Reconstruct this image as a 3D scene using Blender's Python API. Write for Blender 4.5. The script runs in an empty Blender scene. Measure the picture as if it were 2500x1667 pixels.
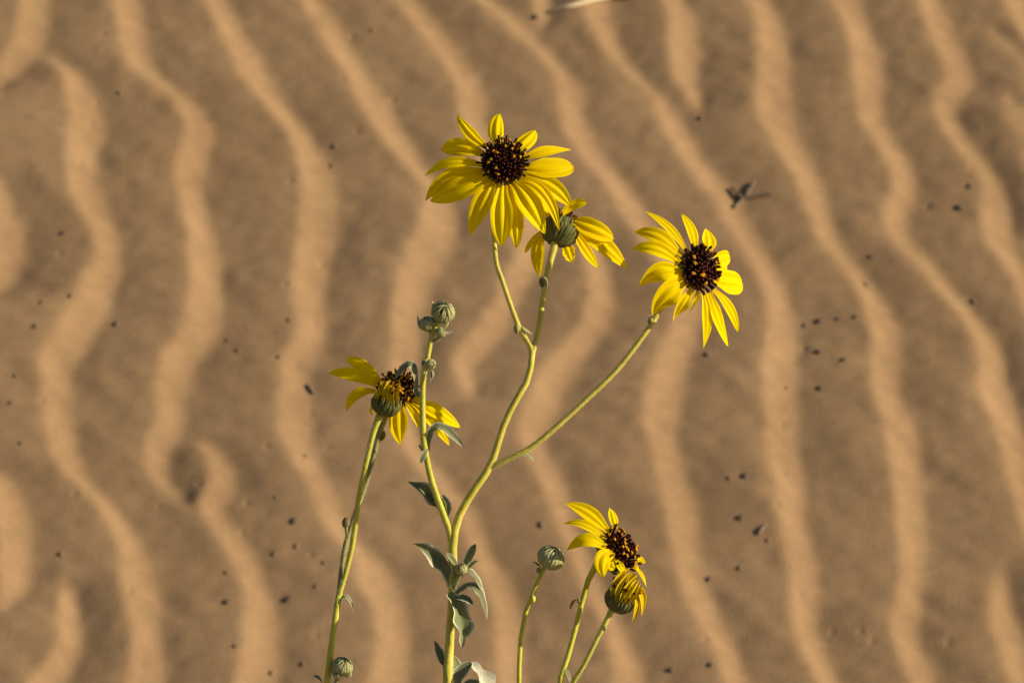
import bpy, math, random
import numpy as np
from mathutils import Matrix, Vector

R = math.radians
rng = np.random.default_rng(7)
random.seed(7)
sc = bpy.context.scene
col = sc.collection

# ------------------------------------------------------------------ camera
PITCH = R(22.0)          # camera looks 22 degrees down
SLOPE = R(18.0)          # the dune face rises away from the camera
D_FOC = 3.2              # metres to the sunflowers
D_GND = 4.4              # metres to the sand at the middle of the view
FW = 0.49                # metres seen across the frame at the flowers
K = FW / 2500.0          # metres per photo pixel at the flowers
RIGHT = np.array([1.0, 0, 0])
AX = np.array([0, math.cos(PITCH), -math.sin(PITCH)])
UP = np.array([0, math.sin(PITCH), math.cos(PITCH)])
BACK = -AX
CAM = -D_GND * AX
cam = bpy.data.cameras.new('camera'); camo = bpy.data.objects.new('camera', cam); col.objects.link(camo)
camo.location = CAM; camo.rotation_euler = (math.pi / 2 - PITCH, 0, 0)
cam.sensor_width = 36; cam.lens = 36 * D_FOC / FW
cam.clip_start = 0.05; cam.clip_end = 2000
cam.dof.use_dof = True; cam.dof.focus_distance = D_FOC - 0.005
cam.dof.aperture_fstop = cam.lens / 8.5
sc.camera = camo

# ------------------------------------------------------------------ light
SUN_EL, SUN_AZ = R(23.0), R(95.0)        # azimuth clockwise from +Y; 90 is straight from the right
world = bpy.data.worlds.new('World'); sc.world = world; world.use_nodes = True
wn = world.node_tree.nodes; wl = world.node_tree.links; wn.clear()
sky = wn.new('ShaderNodeTexSky'); sky.sky_type = 'NISHITA'; sky.sun_disc = False
sky.sun_elevation = SUN_EL; sky.sun_rotation = SUN_AZ
bg = wn.new('ShaderNodeBackground'); bg.inputs[1].default_value = 0.052
wo = wn.new('ShaderNodeOutputWorld'); wl.new(sky.outputs[0], bg.inputs[0]); wl.new(bg.outputs[0], wo.inputs[0])
sl = bpy.data.lights.new('sun', 'SUN'); sl.energy = 4.6; sl.angle = R(0.5); sl.color = (1.0, 0.88, 0.68)
so = bpy.data.objects.new('sun', sl); col.objects.link(so)
sdir = Vector((math.sin(SUN_AZ) * math.cos(SUN_EL), math.cos(SUN_AZ) * math.cos(SUN_EL), math.sin(SUN_EL)))
so.rotation_euler = sdir.to_track_quat('Z', 'Y').to_euler(); so.location = (3, 0, 3)
sc.view_settings.view_transform = 'Standard'; sc.view_settings.look = 'None'
sc.view_settings.exposure = 0.55; sc.view_settings.gamma = 1.0

# ------------------------------------------------------------------ materials
def new_mat(name):
    m = bpy.data.materials.new(name); m.use_nodes = True
    nt = m.node_tree; nt.nodes.clear()
    return m, nt, nt.nodes, nt.links
def principled(ns, rough=0.6, spec=0.3, sheen=0.0):
    p = ns.new('ShaderNodeBsdfPrincipled')
    p.inputs['Roughness'].default_value = rough
    p.inputs['Specular IOR Level'].default_value = spec
    p.inputs['Sheen Weight'].default_value = sheen
    p.inputs['Sheen Roughness'].default_value = 0.5
    return p
def ramp(ns, stops):
    r = ns.new('ShaderNodeValToRGB'); el = r.color_ramp.elements
    while len(el) < len(stops): el.new(0.5)
    for e, (pos, c) in zip(el, stops): e.position = pos; e.color = (*c, 1)
    return r
def noise(ns, ls, coord, scale, detail=3, rough=0.55, sx=(1, 1, 1)):
    mp = ns.new('ShaderNodeMapping'); mp.inputs['Scale'].default_value = sx
    ls.new(coord, mp.inputs[0])
    n = ns.new('ShaderNodeTexNoise'); n.inputs['Scale'].default_value = scale
    n.inputs['Detail'].default_value = detail; n.inputs['Roughness'].default_value = rough
    ls.new(mp.outputs[0], n.inputs['Vector'])
    return n

def mat_sand():
    m, nt, ns, ls = new_mat('sand')
    tc = ns.new('ShaderNodeTexCoord'); g = tc.outputs['Object']
    p = principled(ns, 0.95, 0.1)
    n1 = noise(ns, ls, g, 9, 4)
    n2 = noise(ns, ls, g, 110, 6, 0.7)
    mx = ns.new('ShaderNodeMix'); mx.data_type = 'FLOAT'; mx.inputs[0].default_value = 0.45
    ls.new(n1.outputs[0], mx.inputs[2]); ls.new(n2.outputs[0], mx.inputs[3])
    cr = ramp(ns, [(0.28, (0.266, 0.160, 0.079)), (0.5, (0.340, 0.208, 0.103)), (0.74, (0.416, 0.259, 0.131))])
    ls.new(mx.outputs[0], cr.inputs[0]); ls.new(cr.outputs[0], p.inputs['Base Color'])
    n3 = noise(ns, ls, g, 700, 2, 0.6)
    b = ns.new('ShaderNodeBump'); b.inputs['Strength'].default_value = 0.35; b.inputs['Distance'].default_value = 0.0012
    ls.new(n3.outputs[0], b.inputs['Height'])
    wv = ns.new('ShaderNodeTexWave'); wv.bands_direction = 'X'; wv.inputs['Scale'].default_value = 4.8; wv.inputs['Distortion'].default_value = 5.0
    wv.inputs['Detail'].default_value = 2; wv.inputs['Detail Scale'].default_value = 0.35; ls.new(g, wv.inputs['Vector'])
    ln = ns.new('ShaderNodeVectorMath'); ln.operation = 'LENGTH'; ls.new(g, ln.inputs[0])
    mr = ns.new('ShaderNodeMapRange'); mr.inputs[1].default_value = 1.5; mr.inputs[2].default_value = 2.0; ls.new(ln.outputs['Value'], mr.inputs[0])
    mu = ns.new('ShaderNodeMath'); mu.operation = 'MULTIPLY'; ls.new(wv.outputs['Fac'], mu.inputs[0]); ls.new(mr.outputs[0], mu.inputs[1])
    b2 = ns.new('ShaderNodeBump'); b2.inputs['Strength'].default_value = 1.0; b2.inputs['Distance'].default_value = 0.007
    ls.new(mu.outputs[0], b2.inputs['Height']); ls.new(b.outputs[0], b2.inputs['Normal']); ls.new(b2.outputs[0], p.inputs['Normal'])
    o = ns.new('ShaderNodeOutputMaterial'); ls.new(p.outputs[0], o.inputs[0])
    return m

def mat_blade(name, stops, vein=None, rough=0.5, spec=0.3, trans=0.35, tcol=(0.8, 0.5, 0.01), sheen=0.0, nscale=40, edge=None, bump=0.0, streak=False):
    """thin leaf or petal: colour along its length (UV v), veins across it (UV u), light passing through"""
    m, nt, ns, ls = new_mat(name)
    uv = ns.new('ShaderNodeUVMap'); uv.uv_map = 'UVMap'
    sep = ns.new('ShaderNodeSeparateXYZ'); ls.new(uv.outputs[0], sep.inputs[0])
    tc = ns.new('ShaderNodeTexCoord')
    p = principled(ns, rough, spec, sheen)
    cr = ramp(ns, stops); ls.new(sep.outputs[1], cr.inputs[0])
    colr = cr.outputs[0]
    oi = ns.new('ShaderNodeObjectInfo')
    nz = noise(ns, ls, uv.outputs[0], 3, 4, 0.65, (9, 0.7, 1)) if streak else noise(ns, ls, tc.outputs['Object'], nscale, 3)
    hsv = ns.new('ShaderNodeHueSaturation'); ls.new(colr, hsv.inputs['Color'])
    a = ns.new('ShaderNodeMath'); a.operation = 'MULTIPLY_ADD'; a.inputs[1].default_value = 0.30; a.inputs[2].default_value = 0.78
    ls.new(nz.outputs[0], a.inputs[0])
    a2 = ns.new('ShaderNodeMath'); a2.operation = 'MULTIPLY_ADD'; a2.inputs[1].default_value = 0.16
    ls.new(oi.outputs['Random'], a2.inputs[0]); ls.new(a.outputs[0], a2.inputs[2])
    ls.new(a2.outputs[0], hsv.inputs['Value']); colr = hsv.outputs[0]
    hm = ns.new('ShaderNodeMath'); hm.operation = 'MULTIPLY_ADD'; hm.inputs[1].default_value = 0.012; hm.inputs[2].default_value = 0.494
    ls.new(oi.outputs['Random'], hm.inputs[0]); ls.new(hm.outputs[0], hsv.inputs['Hue'])
    if vein:
        f = ns.new('ShaderNodeMath'); f.operation = 'MULTIPLY'; f.inputs[1].default_value = vein[0]; ls.new(sep.outputs[0], f.inputs[0])
        c = ns.new('ShaderNodeMath'); c.operation = 'COSINE'; ls.new(f.outputs[0], c.inputs[0])
        c2 = ns.new('ShaderNodeMath'); c2.operation = 'MULTIPLY_ADD'; c2.inputs[1].default_value = 0.5; c2.inputs[2].default_value = 0.5
        ls.new(c.outputs[0], c2.inputs[0])
        pw = ns.new('ShaderNodeMath'); pw.operation = 'POWER'; pw.inputs[1].default_value = 4; ls.new(c2.outputs[0], pw.inputs[0])
        ml = ns.new('ShaderNodeMath'); ml.operation = 'MULTIPLY'; ml.inputs[1].default_value = vein[2]; ls.new(pw.outputs[0], ml.inputs[0])
        mx = ns.new('ShaderNodeMix'); mx.data_type = 'RGBA'; ls.new(ml.outputs[0], mx.inputs[0])
        ls.new(colr, mx.inputs[6]); mx.inputs[7].default_value = (*vein[1], 1); colr = mx.outputs[2]
    if edge:       # pale hairy margin, broadened to paint highlights along the blade edges
        ab = ns.new('ShaderNodeMath'); ab.operation = 'MULTIPLY_ADD'; ab.inputs[1].default_value = 2; ab.inputs[2].default_value = -1; ls.new(sep.outputs[0], ab.inputs[0])
        ab2 = ns.new('ShaderNodeMath'); ab2.operation = 'ABSOLUTE'; ls.new(ab.outputs[0], ab2.inputs[0])
        mr = ns.new('ShaderNodeMapRange'); mr.inputs[1].default_value = 0.70; mr.inputs[2].default_value = 0.96; ls.new(ab2.outputs[0], mr.inputs[0])
        mx = ns.new('ShaderNodeMix'); mx.data_type = 'RGBA'; ls.new(mr.outputs[0], mx.inputs[0])
        ls.new(colr, mx.inputs[6]); mx.inputs[7].default_value = (*edge, 1); colr = mx.outputs[2]
    ls.new(colr, p.inputs['Base Color'])
    if bump:
        nb = noise(ns, ls, tc.outputs['Object'], 900, 2)
        b = ns.new('ShaderNodeBump'); b.inputs['Strength'].default_value = bump; b.inputs['Distance'].default_value = 0.0008
        ls.new(nb.outputs[0], b.inputs['Height']); ls.new(b.outputs[0], p.inputs['Normal'])
    o = ns.new('ShaderNodeOutputMaterial')
    t = ns.new('ShaderNodeBsdfTranslucent'); t.inputs[0].default_value = (*tcol, 1)
    s = ns.new('ShaderNodeMixShader'); s.inputs[0].default_value = trans
    ls.new(p.outputs[0], s.inputs[1]); ls.new(t.outputs[0], s.inputs[2]); ls.new(s.outputs[0], o.inputs[0])
    return m

def mat_solid(name, c1, c2, scale=200, rough=0.7, spec=0.25, sheen=0.0, bump=0.3, stretch=(1, 1, 1)):
    m, nt, ns, ls = new_mat(name)
    tc = ns.new('ShaderNodeTexCoord'); p = principled(ns, rough, spec, sheen)
    n = noise(ns, ls, tc.outputs['Object'], scale, 3, 0.6, stretch)
    cr = ramp(ns, [(0.3, c1), (0.7, c2)]); ls.new(n.outputs[0], cr.inputs[0]); ls.new(cr.outputs[0], p.inputs['Base Color'])
    b = ns.new('ShaderNodeBump'); b.inputs['Strength'].default_value = bump; b.inputs['Distance'].default_value = 0.0006
    n2 = noise(ns, ls, tc.outputs['Object'], scale * 4, 2, 0.6, stretch)
    ls.new(n2.outputs[0], b.inputs['Height']); ls.new(b.outputs[0], p.inputs['Normal'])
    o = ns.new('ShaderNodeOutputMaterial'); ls.new(p.outputs[0], o.inputs[0])
    return m

M = {}
M['sand'] = mat_sand()
M['petal'] = mat_blade('ray_petal', [(0.0, (0.80, 0.52, 0.0)), (0.2, (0.86, 0.65, 0.0)), (0.95, (0.88, 0.70, 0.0)), (1.0, (0.62, 0.40, 0.01))],
                       vein=(44.0, (0.72, 0.50, 0.0), 0.5), rough=0.6, spec=0.04, trans=0.40, tcol=(0.92, 0.70, 0.0), streak=True)
M['old_petal'] = mat_blade('withered_petal', [(0.0, (0.34, 0.22, 0.002)), (0.3, (0.72, 0.52, 0.001)), (1.0, (0.80, 0.58, 0.001))],
                       vein=(32.0, (0.40, 0.24, 0.001), 0.6), rough=0.6, spec=0.1, trans=0.25, tcol=(0.6, 0.38, 0.0))
M['leaf'] = mat_blade('grey_green_leaf', [(0.0, (0.21, 0.22, 0.075)), (0.5, (0.165, 0.18, 0.078)), (1.0, (0.17, 0.18, 0.085))],
                      vein=(6.2832, (0.36, 0.38, 0.24), 0.0), rough=0.75, spec=0.2, trans=0.04, tcol=(0.22, 0.26, 0.04), sheen=0.08, nscale=120, edge=(0.60, 0.57, 0.40), bump=0.4)
M['pale_leaf'] = mat_blade('sunlit_woolly_leaf', [(0.0, (0.58, 0.56, 0.40)), (1.0, (0.66, 0.62, 0.46))], rough=0.8, spec=0.2, trans=0.2,
                           tcol=(0.5, 0.5, 0.3), sheen=0.3, nscale=90, bump=0.4)  # lighter leaf colour with strong sunlight painted into it
M['bract'] = mat_blade('green_bract', [(0.0, (0.14, 0.135, 0.035)), (0.6, (0.105, 0.105, 0.022)), (1.0, (0.18, 0.165, 0.035))],
                       rough=0.75, spec=0.2, trans=0.10, tcol=(0.25, 0.3, 0.05), sheen=0.05, nscale=200, edge=(0.23, 0.22, 0.085), bump=0.5)  # base darkened: shade from the flower in front is put into the colour
M['bud'] = mat_blade('bud_bract', [(0.0, (0.27, 0.27, 0.095)), (0.6, (0.33, 0.33, 0.13)), (1.0, (0.43, 0.41, 0.19))],
                     rough=0.75, spec=0.2, trans=0.08, tcol=(0.25, 0.3, 0.05), sheen=0.06, nscale=220, bump=0.5)
M['core'] = mat_solid('green_core', (0.035, 0.04, 0.012), (0.07, 0.075, 0.022))  # kept dark to paint shade into the gaps between bracts
M['stem'] = mat_solid('downy_stem', (0.46, 0.395, 0.045), (0.60, 0.51, 0.085), scale=90, rough=0.6, spec=0.2, sheen=0.06, bump=0.35)
M['stem_green'] = mat_solid('green_stem', (0.43, 0.405, 0.03), (0.56, 0.52, 0.065), scale=90, rough=0.6, spec=0.2, sheen=0.06, bump=0.35)
M['stem_grey'] = mat_solid('grey_green_stem', (0.22, 0.215, 0.065), (0.30, 0.285, 0.10), scale=120, rough=0.7, spec=0.2, sheen=0.06, bump=0.4)
M['disc'] = mat_solid('disc_dark', (0.010, 0.003, 0.001), (0.028, 0.007, 0.002), scale=500, rough=0.9, spec=0.05)
M['floret'] = mat_solid('maroon_floret', (0.022, 0.0045, 0.002), (0.065, 0.015, 0.005), scale=400, rough=0.65, spec=0.10)
M['floret_red'] = mat_solid('red_brown_floret', (0.06, 0.013, 0.003), (0.15, 0.04, 0.008), scale=400, rough=0.65, spec=0.1)
M['stigma'] = mat_solid('orange_stigma', (0.46, 0.19, 0.006), (0.66, 0.33, 0.012), scale=600, rough=0.7, spec=0.05)
M['pebble'] = mat_solid('dark_pebble', (0.085, 0.058, 0.035), (0.15, 0.102, 0.062), scale=300, rough=0.85)
M['hair'] = mat_solid('pale_hair', (0.55, 0.52, 0.30), (0.68, 0.64, 0.42), rough=0.6, spec=0.1, bump=0)
M['crumb'] = mat_solid('brown_crumb', (0.17, 0.108, 0.058), (0.24, 0.152, 0.08), scale=300, rough=0.9)
M['driftwood'] = mat_solid('bleached_wood', (0.58, 0.45, 0.27), (0.72, 0.58, 0.36), scale=150, rough=0.8, stretch=(1, 6, 6))
M['twig'] = mat_solid('dark_twig', (0.14, 0.10, 0.062), (0.22, 0.16, 0.10), scale=250, rough=0.85)
M['dry'] = mat_blade('dry_brown_bract', [(0.0, (0.26, 0.22, 0.11)), (1.0, (0.22, 0.13, 0.06))], rough=0.8, trans=0.1, tcol=(0.3, 0.2, 0.05), nscale=200)

# ------------------------------------------------------------------ helpers
def W(p):
    """photo pixel + pixels of depth towards the camera -> world point"""
    px, py, dz = p
    D = D_FOC - dz * K
    s = D / D_FOC
    return CAM + AX * D + RIGHT * (px - 1250) * K * s + UP * (833.5 - py) * K * s
ROT = np.stack([RIGHT, UP, BACK], axis=1)       # view frame -> world
def nrm(v): v = np.asarray(v, float); return v / (np.linalg.norm(v) + 1e-12)

def add_mesh(name, verts, faces, mat, parent=None, uvs=None, loc=None, smooth=True, crease=None):
    me = bpy.data.meshes.new(name)
    me.from_pydata([tuple(map(float, v)) for v in verts], [], faces)
    if uvs is not None:
        ul = me.uv_layers.new(name='UVMap')
        idx = np.empty(len(me.loops), dtype=np.int32); me.loops.foreach_get('vertex_index', idx)
        ul.data.foreach_set('uv', np.asarray(uvs, dtype=np.float32)[idx].ravel())
    if smooth: me.polygons.foreach_set('use_smooth', [True] * len(me.polygons))
    me.materials.append(M[mat] if isinstance(mat, str) else mat); me.update()
    o = bpy.data.objects.new(name, me); col.objects.link(o)
    if parent is not None: o.parent = parent
    if loc is not None: o.location = tuple(map(float, loc))
    return o
def tag(o, label=None, cat=None, group=None, kind=None):
    if label: o['label'] = label
    if cat: o['category'] = cat
    if group: o['group'] = group
    if kind: o['kind'] = kind
    return o

def spline(pts, n):
    """Catmull-Rom through pts (any dimension), n samples"""
    P = np.asarray(pts, float)
    if len(P) == 2: t = np.linspace(0, 1, n)[:, None]; return P[0] * (1 - t) + P[1] * t
    Q = np.vstack([2 * P[0] - P[1], P, 2 * P[-1] - P[-2]])
    seg = np.linalg.norm(np.diff(P[:, :3], axis=0), axis=1); cum = np.concatenate([[0], np.cumsum(seg)])
    out = []
    for s in np.linspace(0, cum[-1], n):
        i = min(np.searchsorted(cum, s, side='right') - 1, len(P) - 2)
        t = (s - cum[i]) / max(seg[i], 1e-9)
        a, b, c, d = Q[i], Q[i + 1], Q[i + 2], Q[i + 3]
        out.append(0.5 * (2 * b + (c - a) * t + (2 * a - 5 * b + 4 * c - d) * t * t + (3 * b - a - 3 * c + d) * t ** 3))
    return np.array(out)

def tube(pts, rad, n=24, sides=10, wob=0.05):
    """tapered tube through world points; returns verts, faces"""
    P = spline(np.hstack([np.asarray(pts, float), np.asarray(rad, float)[:, None]]), n)
    C, r = P[:, :3], np.maximum(P[:, 3], 1e-5)
    T = np.gradient(C, axis=0); T /= np.linalg.norm(T, axis=1)[:, None]
    ref = np.array([0.3, 0.9, 0.1]); V = []; F = []
    a0 = np.cross(T[0], ref); a0 /= np.linalg.norm(a0)
    for i in range(n):
        a0 = a0 - T[i] * (a0 @ T[i]); a0 /= np.linalg.norm(a0); b0 = np.cross(T[i], a0)
        rr = r[i] * (1 + wob * (rng.random() - 0.5))
        for j in range(sides):
            th = 2 * math.pi * j / sides
            V.append(C[i] + rr * (math.cos(th) * a0 + math.sin(th) * b0))
    for i in range(n - 1):
        for j in range(sides):
            k = (j + 1) % sides
            F.append((i * sides + j, i * sides + k, (i + 1) * sides + k, (i + 1) * sides + j))
    V.append(C[0] - T[0] * r[0] * 0.3); V.append(C[-1] + T[-1] * r[-1] * 0.5); e = len(V)
    for j in range(sides):
        k = (j + 1) % sides
        F.append((e - 2, k, j)); F.append((e - 1, (n - 1) * sides + j, (n - 1) * sides + k))
    return V, F

def blade(base, mid, tip, w, n, fold=0.0, cup=0.0, groove=0.0, twist=0.0, pbase=0.4, blunt=0.5, wave=0.0, wfreq=5.0,
          peak=0.5, nt=22, nsd=9, seed=None, tipcurl=0.0):
    """thin blade along a curved midrib base-mid-tip; n = the way its upper face looks.
    all in one orthonormal frame; returns verts, faces, uvs"""
    base, mid, tip = (np.asarray(v, float) for v in (base, mid, tip))
    n = nrm(n)
    ctrl = 2 * mid - 0.5 * (base + tip)
    r = np.random.default_rng(seed if seed is not None else rng.integers(1 << 30))
    ph = r.random(4) * 6.28; asym = (r.random() - 0.5) * 0.12
    V, F, UV = [], [], []
    for i in range(nt):
        t = i / (nt - 1)
        c = (1 - t) ** 2 * base + 2 * t * (1 - t) * ctrl + t * t * tip
        T = nrm(2 * (1 - t) * (ctrl - base) + 2 * t * (tip - ctrl) + 1e-9)
        N = n - T * (n @ T)
        if np.linalg.norm(N) < 0.12: N = N + 0.2 * np.cross(T, [0.3, 0.5, 0.8])
        N = nrm(N); S = np.cross(T, N)
        tw = twist * (t - 0.3) + 0.10 * math.sin(3 * t + ph[0])
        S, N = S * math.cos(tw) + N * math.sin(tw), N * math.cos(tw) - S * math.sin(tw)
        u = min(t / peak, 1.0); rise = pbase + (1 - pbase) * (u * u * (3 - 2 * u))
        v = max((t - peak) / (1 - peak), 0.0)
        fall = (1 - v ** (1.6 + 3.0 * blunt)) ** (1.05 - 0.45 * blunt)
        hw = 0.5 * w * rise * max(fall, 0.0) + 0.012 * w
        for j in range(nsd):
            s = -1 + 2 * j / (nsd - 1)
            sl = s * (1 + asym * s)
            wv = wave * w * s * s * math.sin(wfreq * 2 * math.pi * t + (ph[1] if s > 0 else ph[2])) * min(1, 3 * t) * min(1, 4 * (1 - t))
            h = (fold * (1 - abs(s)) * -1.0 + cup * (s * s)) * hw * 1.0
            h -= groove * hw * (math.exp(-((abs(s) - 0.42) / 0.16) ** 2)) * (1 - 0.5 * t)
            h += wv + 0.03 * w * math.sin(5 * t + ph[3]) * s
            edge = 1 + 0.14 * wave * 10 * math.sin(wfreq * 4.4 * t + ph[2] * s)
            V.append(c + S * hw * sl * edge + N * h); UV.append(((s + 1) / 2, t))
    for i in range(nt - 1):
        for j in range(nsd - 1):
            a = i * nsd + j
            F.append((a, a + 1, a + nsd + 1, a + nsd))
    return V, F, UV

# ------------------------------------------------------------------ the sand: ripples traced as crest (L) and foot (R) of each lee face
# each row: photo y, x of the crest, x of the foot; converted to the dune plane below
RIP = {
 'a': [(0,47,123),(60,42,120),(100,38,117),(130,20,100),(170,-2,56),(200,-10,25),(225,-12,-8)],
 'b': [(128,104,112),(150,130,150),(190,155,217),(250,159,238),(300,174,259),(340,168,257),(380,164,238),(430,160,234),(480,172,264),(530,196,276),(580,222,296),
       (620,234,302),(650,234,300),(690,208,293),(730,187,281),(780,160,264),(820,136,234),(870,106,204),(895,91,183),(940,100,174),(1000,106,179),(1067,115,187),
       (1120,123,196),(1160,149,217),(1200,191,238),(1250,242,293),(1300,272,327),(1350,293,361),(1390,300,378),(1430,291,392),(1470,298,395),(1510,315,395),(1560,325,395),(1610,323,400),(1667,315,404)],
 'c': [(0,278,344),(60,283,358),(120,293,361),(160,306,378),(190,336,395),(220,391,429),(250,425,476),(290,446,510),(330,455,527),(370,442,519),(410,429,514),(450,427,493),(500,440,502),
       (550,455,519),(600,463,531),(650,463,544),(700,466,540),(760,461,548),(800,451,546),(830,438,536),(870,408,502),(910,385,472),(950,378,463),(1000,387,451),(1040,387,459),(1075,365,445),
       (1110,350,410),(1170,370,412),(1200,392,430),(1228,436,468),(1245,466,480)],
 'c2': [(1072,470,476),(1095,491,523),(1130,506,557),(1170,517,582),(1205,510,574),(1230,485,557),(1260,485,548),(1300,514,582),(1350,548,620),(1400,574,640),(1450,595,663),(1500,597,676),(1550,595,680),(1600,593,680),(1667,578,680)],
 'z1': [(410,-60,0),(480,-50,21),(540,-40,51),(600,-30,66),(630,-30,62),(670,-40,47),(700,-50,25),(740,-60,-5)],
 'z2': [(1140,-60,0),(1200,-30,55),(1240,-20,72),(1300,-15,76),(1350,-5,85),(1400,0,85),(1440,0,72),(1470,0,38),(1500,0,10)],
 'z3': [(1425,155,165),(1445,149,187),(1500,143,191),(1560,147,204),(1610,128,191),(1667,89,166)],
 'd': [(0,493,553),(50,517,587),(100,540,608),(150,563,642),(200,587,668),(250,634,697),(300,680,736),(350,710,770),(400,723,804),(450,736,829),(500,736,833),(550,731,829),(600,729,821),
       (650,719,804),(700,708,799),(750,714,791),(800,727,804),(840,729,791),(870,704,774),(900,689,765),(950,685,757),(1000,676,765),(1050,680,770),(1090,684,770),(1120,704,782),(1170,731,799),
       (1220,761,829),(1270,782,846),(1310,804,863),(1350,838,906),(1400,863,952),(1450,876,982),(1500,910,1000),(1550,925,1005),(1600,921,1005),(1667,906,1000)],
 'e': [(0,723,787),(50,757,821),(100,787,850),(150,816,884),(200,850,918),(250,867,948),(300,897,974),(350,927,1000),(400,975,1031),(440,1010,1056),(470,1033,1090),(510,1039,1116),(560,1026,1124),(600,1010,1120),
       (650,988,1090),(700,971,1060),(750,960,1039),(800,958,1026),(850,958,1026),(900,955,1025),(960,950,1020),(1020,958,1014),(1067,975,1020),(1110,992,1045),(1150,1012,1080),(1200,1055,1120),(1250,1105,1165),(1300,1135,1185),
       (1350,1152,1200),(1400,1160,1235),(1450,1190,1260),(1500,1205,1269),(1550,1213,1273),(1600,1216,1277),(1667,1218,1281)],
 'f': [(0,950,1014),(50,988,1069),(100,1031,1107),(150,1073,1141),(200,1107,1175),(250,1120,1188),(300,1124,1192),(350,1140,1205),(400,1168,1232),(450,1200,1265),(500,1228,1300),(550,1260,1335),(600,1275,1350),(640,1256,1325),
       (700,1226,1290),(750,1209,1262),(800,1178,1247),(850,1133,1209),(890,1107,1165),(920,1109,1158),(950,1128,1160),(985,1160,1170)],
 'g0': [(0,1300,1345),(30,1305,1345),(60,1318,1335),(75,1325,1330)],
 'g': [(0,1145,1205),(50,1209,1273),(100,1262,1316),(150,1320,1362),(200,1354,1405),(250,1367,1430),(300,1364,1430),(350,1381,1460),(400,1422,1490),(450,1469,1524),(500,1498,1571),(550,1528,1600),(600,1563,1630),
       (660,1612,1680),(700,1640,1705),(740,1655,1718),(780,1653,1717),(830,1632,1704),(880,1606,1683),(930,1585,1672),(980,1572,1670),(1030,1570,1660),(1080,1577,1650),(1120,1594,1670),(1180,1606,1687),(1250,1621,1704),(1300,1632,1708),
       (1350,1640,1713),(1400,1653,1725),(1450,1666,1738),(1500,1691,1755),(1550,1721,1781),(1600,1747,1806),(1667,1764,1832)],
 'g2': [(575,1445,1455),(640,1430,1481),(700,1437,1498),(750,1435,1503),(800,1424,1494),(850,1381,1450),(900,1334,1413),(950,1303,1382),(1000,1285,1365),(1050,1269,1345),(1090,1264,1335),(1110,1284,1337),(1150,1303,1366),(1200,1320,1388),
        (1250,1345,1402),(1300,1371,1420),(1350,1388,1440),(1400,1405,1455),(1450,1422,1481),(1500,1456,1515),(1550,1481,1532),(1600,1494,1558),(1667,1498,1575)],
 'h': [(0,1420,1490),(60,1430,1498),(100,1456,1511),(150,1481,1532),(200,1537,1575),(250,1590,1632),(300,1609,1672),(350,1629,1697),(400,1660,1724),(450,1700,1772),(500,1747,1806),(550,1766,1835),(600,1795,1866),
       (650,1832,1891),(700,1857,1917),(750,1874,1934),(800,1878,1951),(850,1870,1951),(900,1861,1948),(950,1861,1951),(1000,1868,1951),(1050,1868,1951),(1120,1870,1948),(1180,1887,1968),(1250,1900,1968),(1300,1904,1972),
       (1350,1917,1989),(1400,1929,2002),(1450,1929,2006),(1500,1934,1997),(1550,1938,2006),(1600,1959,2023),(1667,1989,2048)],
 'i': [(0,1615,1666),(50,1634,1700),(100,1632,1713),(150,1636,1708),(200,1642,1704),(230,1666,1708),(262,1698,1717),(280,1712,1720)],
 'j': [(0,1810,1874),(50,1844,1904),(100,1855,1925),(150,1850,1929),(200,1849,1929),(250,1844,1938),(290,1844,1942),(320,1857,1946),(350,1878,1963),(400,1908,1989),(450,1942,2010),(500,1957,2019),(550,1980,2036),(600,1998,2052),
       (650,2044,2095),(700,2082,2138),(750,2104,2172),(800,2121,2197),(850,2129,2202),(900,2129,2197),(950,2129,2197),(1000,2138,2210),(1050,2157,2236),(1100,2163,2250),(1140,2165,2252),(1180,2178,2262),(1250,2185,2265),(1300,2189,2265),
       (1350,2197,2265),(1400,2197,2257),(1450,2195,2248),(1500,2180,2248),(1550,2174,2244),(1600,2189,2253),(1667,2219,2287)],
 'k': [(0,2023,2100),(50,2053,2117),(100,2070,2134),(150,2080,2159),(200,2082,2159),(250,2091,2155),(300,2097,2157),(350,2129,2189),(400,2163,2227),(450,2183,2240),(500,2172,2231),(530,2155,2216),(570,2161,2215),(600,2180,2232),
       (650,2231,2287),(700,2274,2325),(750,2316,2363),(800,2355,2406),(850,2384,2444),(900,2395,2457),(950,2386,2465),(1000,2397,2482),(1050,2423,2500),(1110,2442,2520),(1180,2457,2530),(1250,2480,2560),(1300,2497,2570),(1350,2520,2590),(1400,2540,2600),(1500,2570,2630),(1667,2600,2660)],
 'l': [(1405,2462,2470),(1430,2427,2465),(1480,2414,2468),(1550,2420,2500),(1600,2444,2510),(1667,2461,2550)],
 'm': [(0,2231,2295),(50,2253,2321),(100,2270,2338),(150,2297,2367),(200,2314,2384),(230,2299,2376),(260,2280,2329),(300,2287,2338),(350,2316,2376),(400,2355,2410),(450,2395,2448),(500,2401,2461),(550,2393,2474),(600,2402,2469),
       (650,2444,2500),(700,2474,2540),(750,2495,2560),(850,2530,2600),(1000,2570,2640),(1200,2640,2710),(1400,2700,2760),(1667,2760,2830)],
 'n': [(70,2415,2425),(85,2420,2438),(120,2446,2482),(160,2478,2525),(200,2510,2570),(300,2560,2630),(400,2600,2660)],
 'o': [(0,2448,2520),(50,2467,2530),(90,2491,2550),(150,2530,2590),(300,2600,2660),(600,2680,2740),(1000,2740,2810),(1667,2900,2960)],
 'p': [(250,2455,2490),(270,2450,2540),(300,2452,2540),(350,2482,2550),(400,2502,2565),(500,2530,2600),(600,2560,2630)],
}
TANS = math.tan(SLOPE)
PN = np.array([0, -math.sin(SLOPE), math.cos(SLOPE)])
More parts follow.
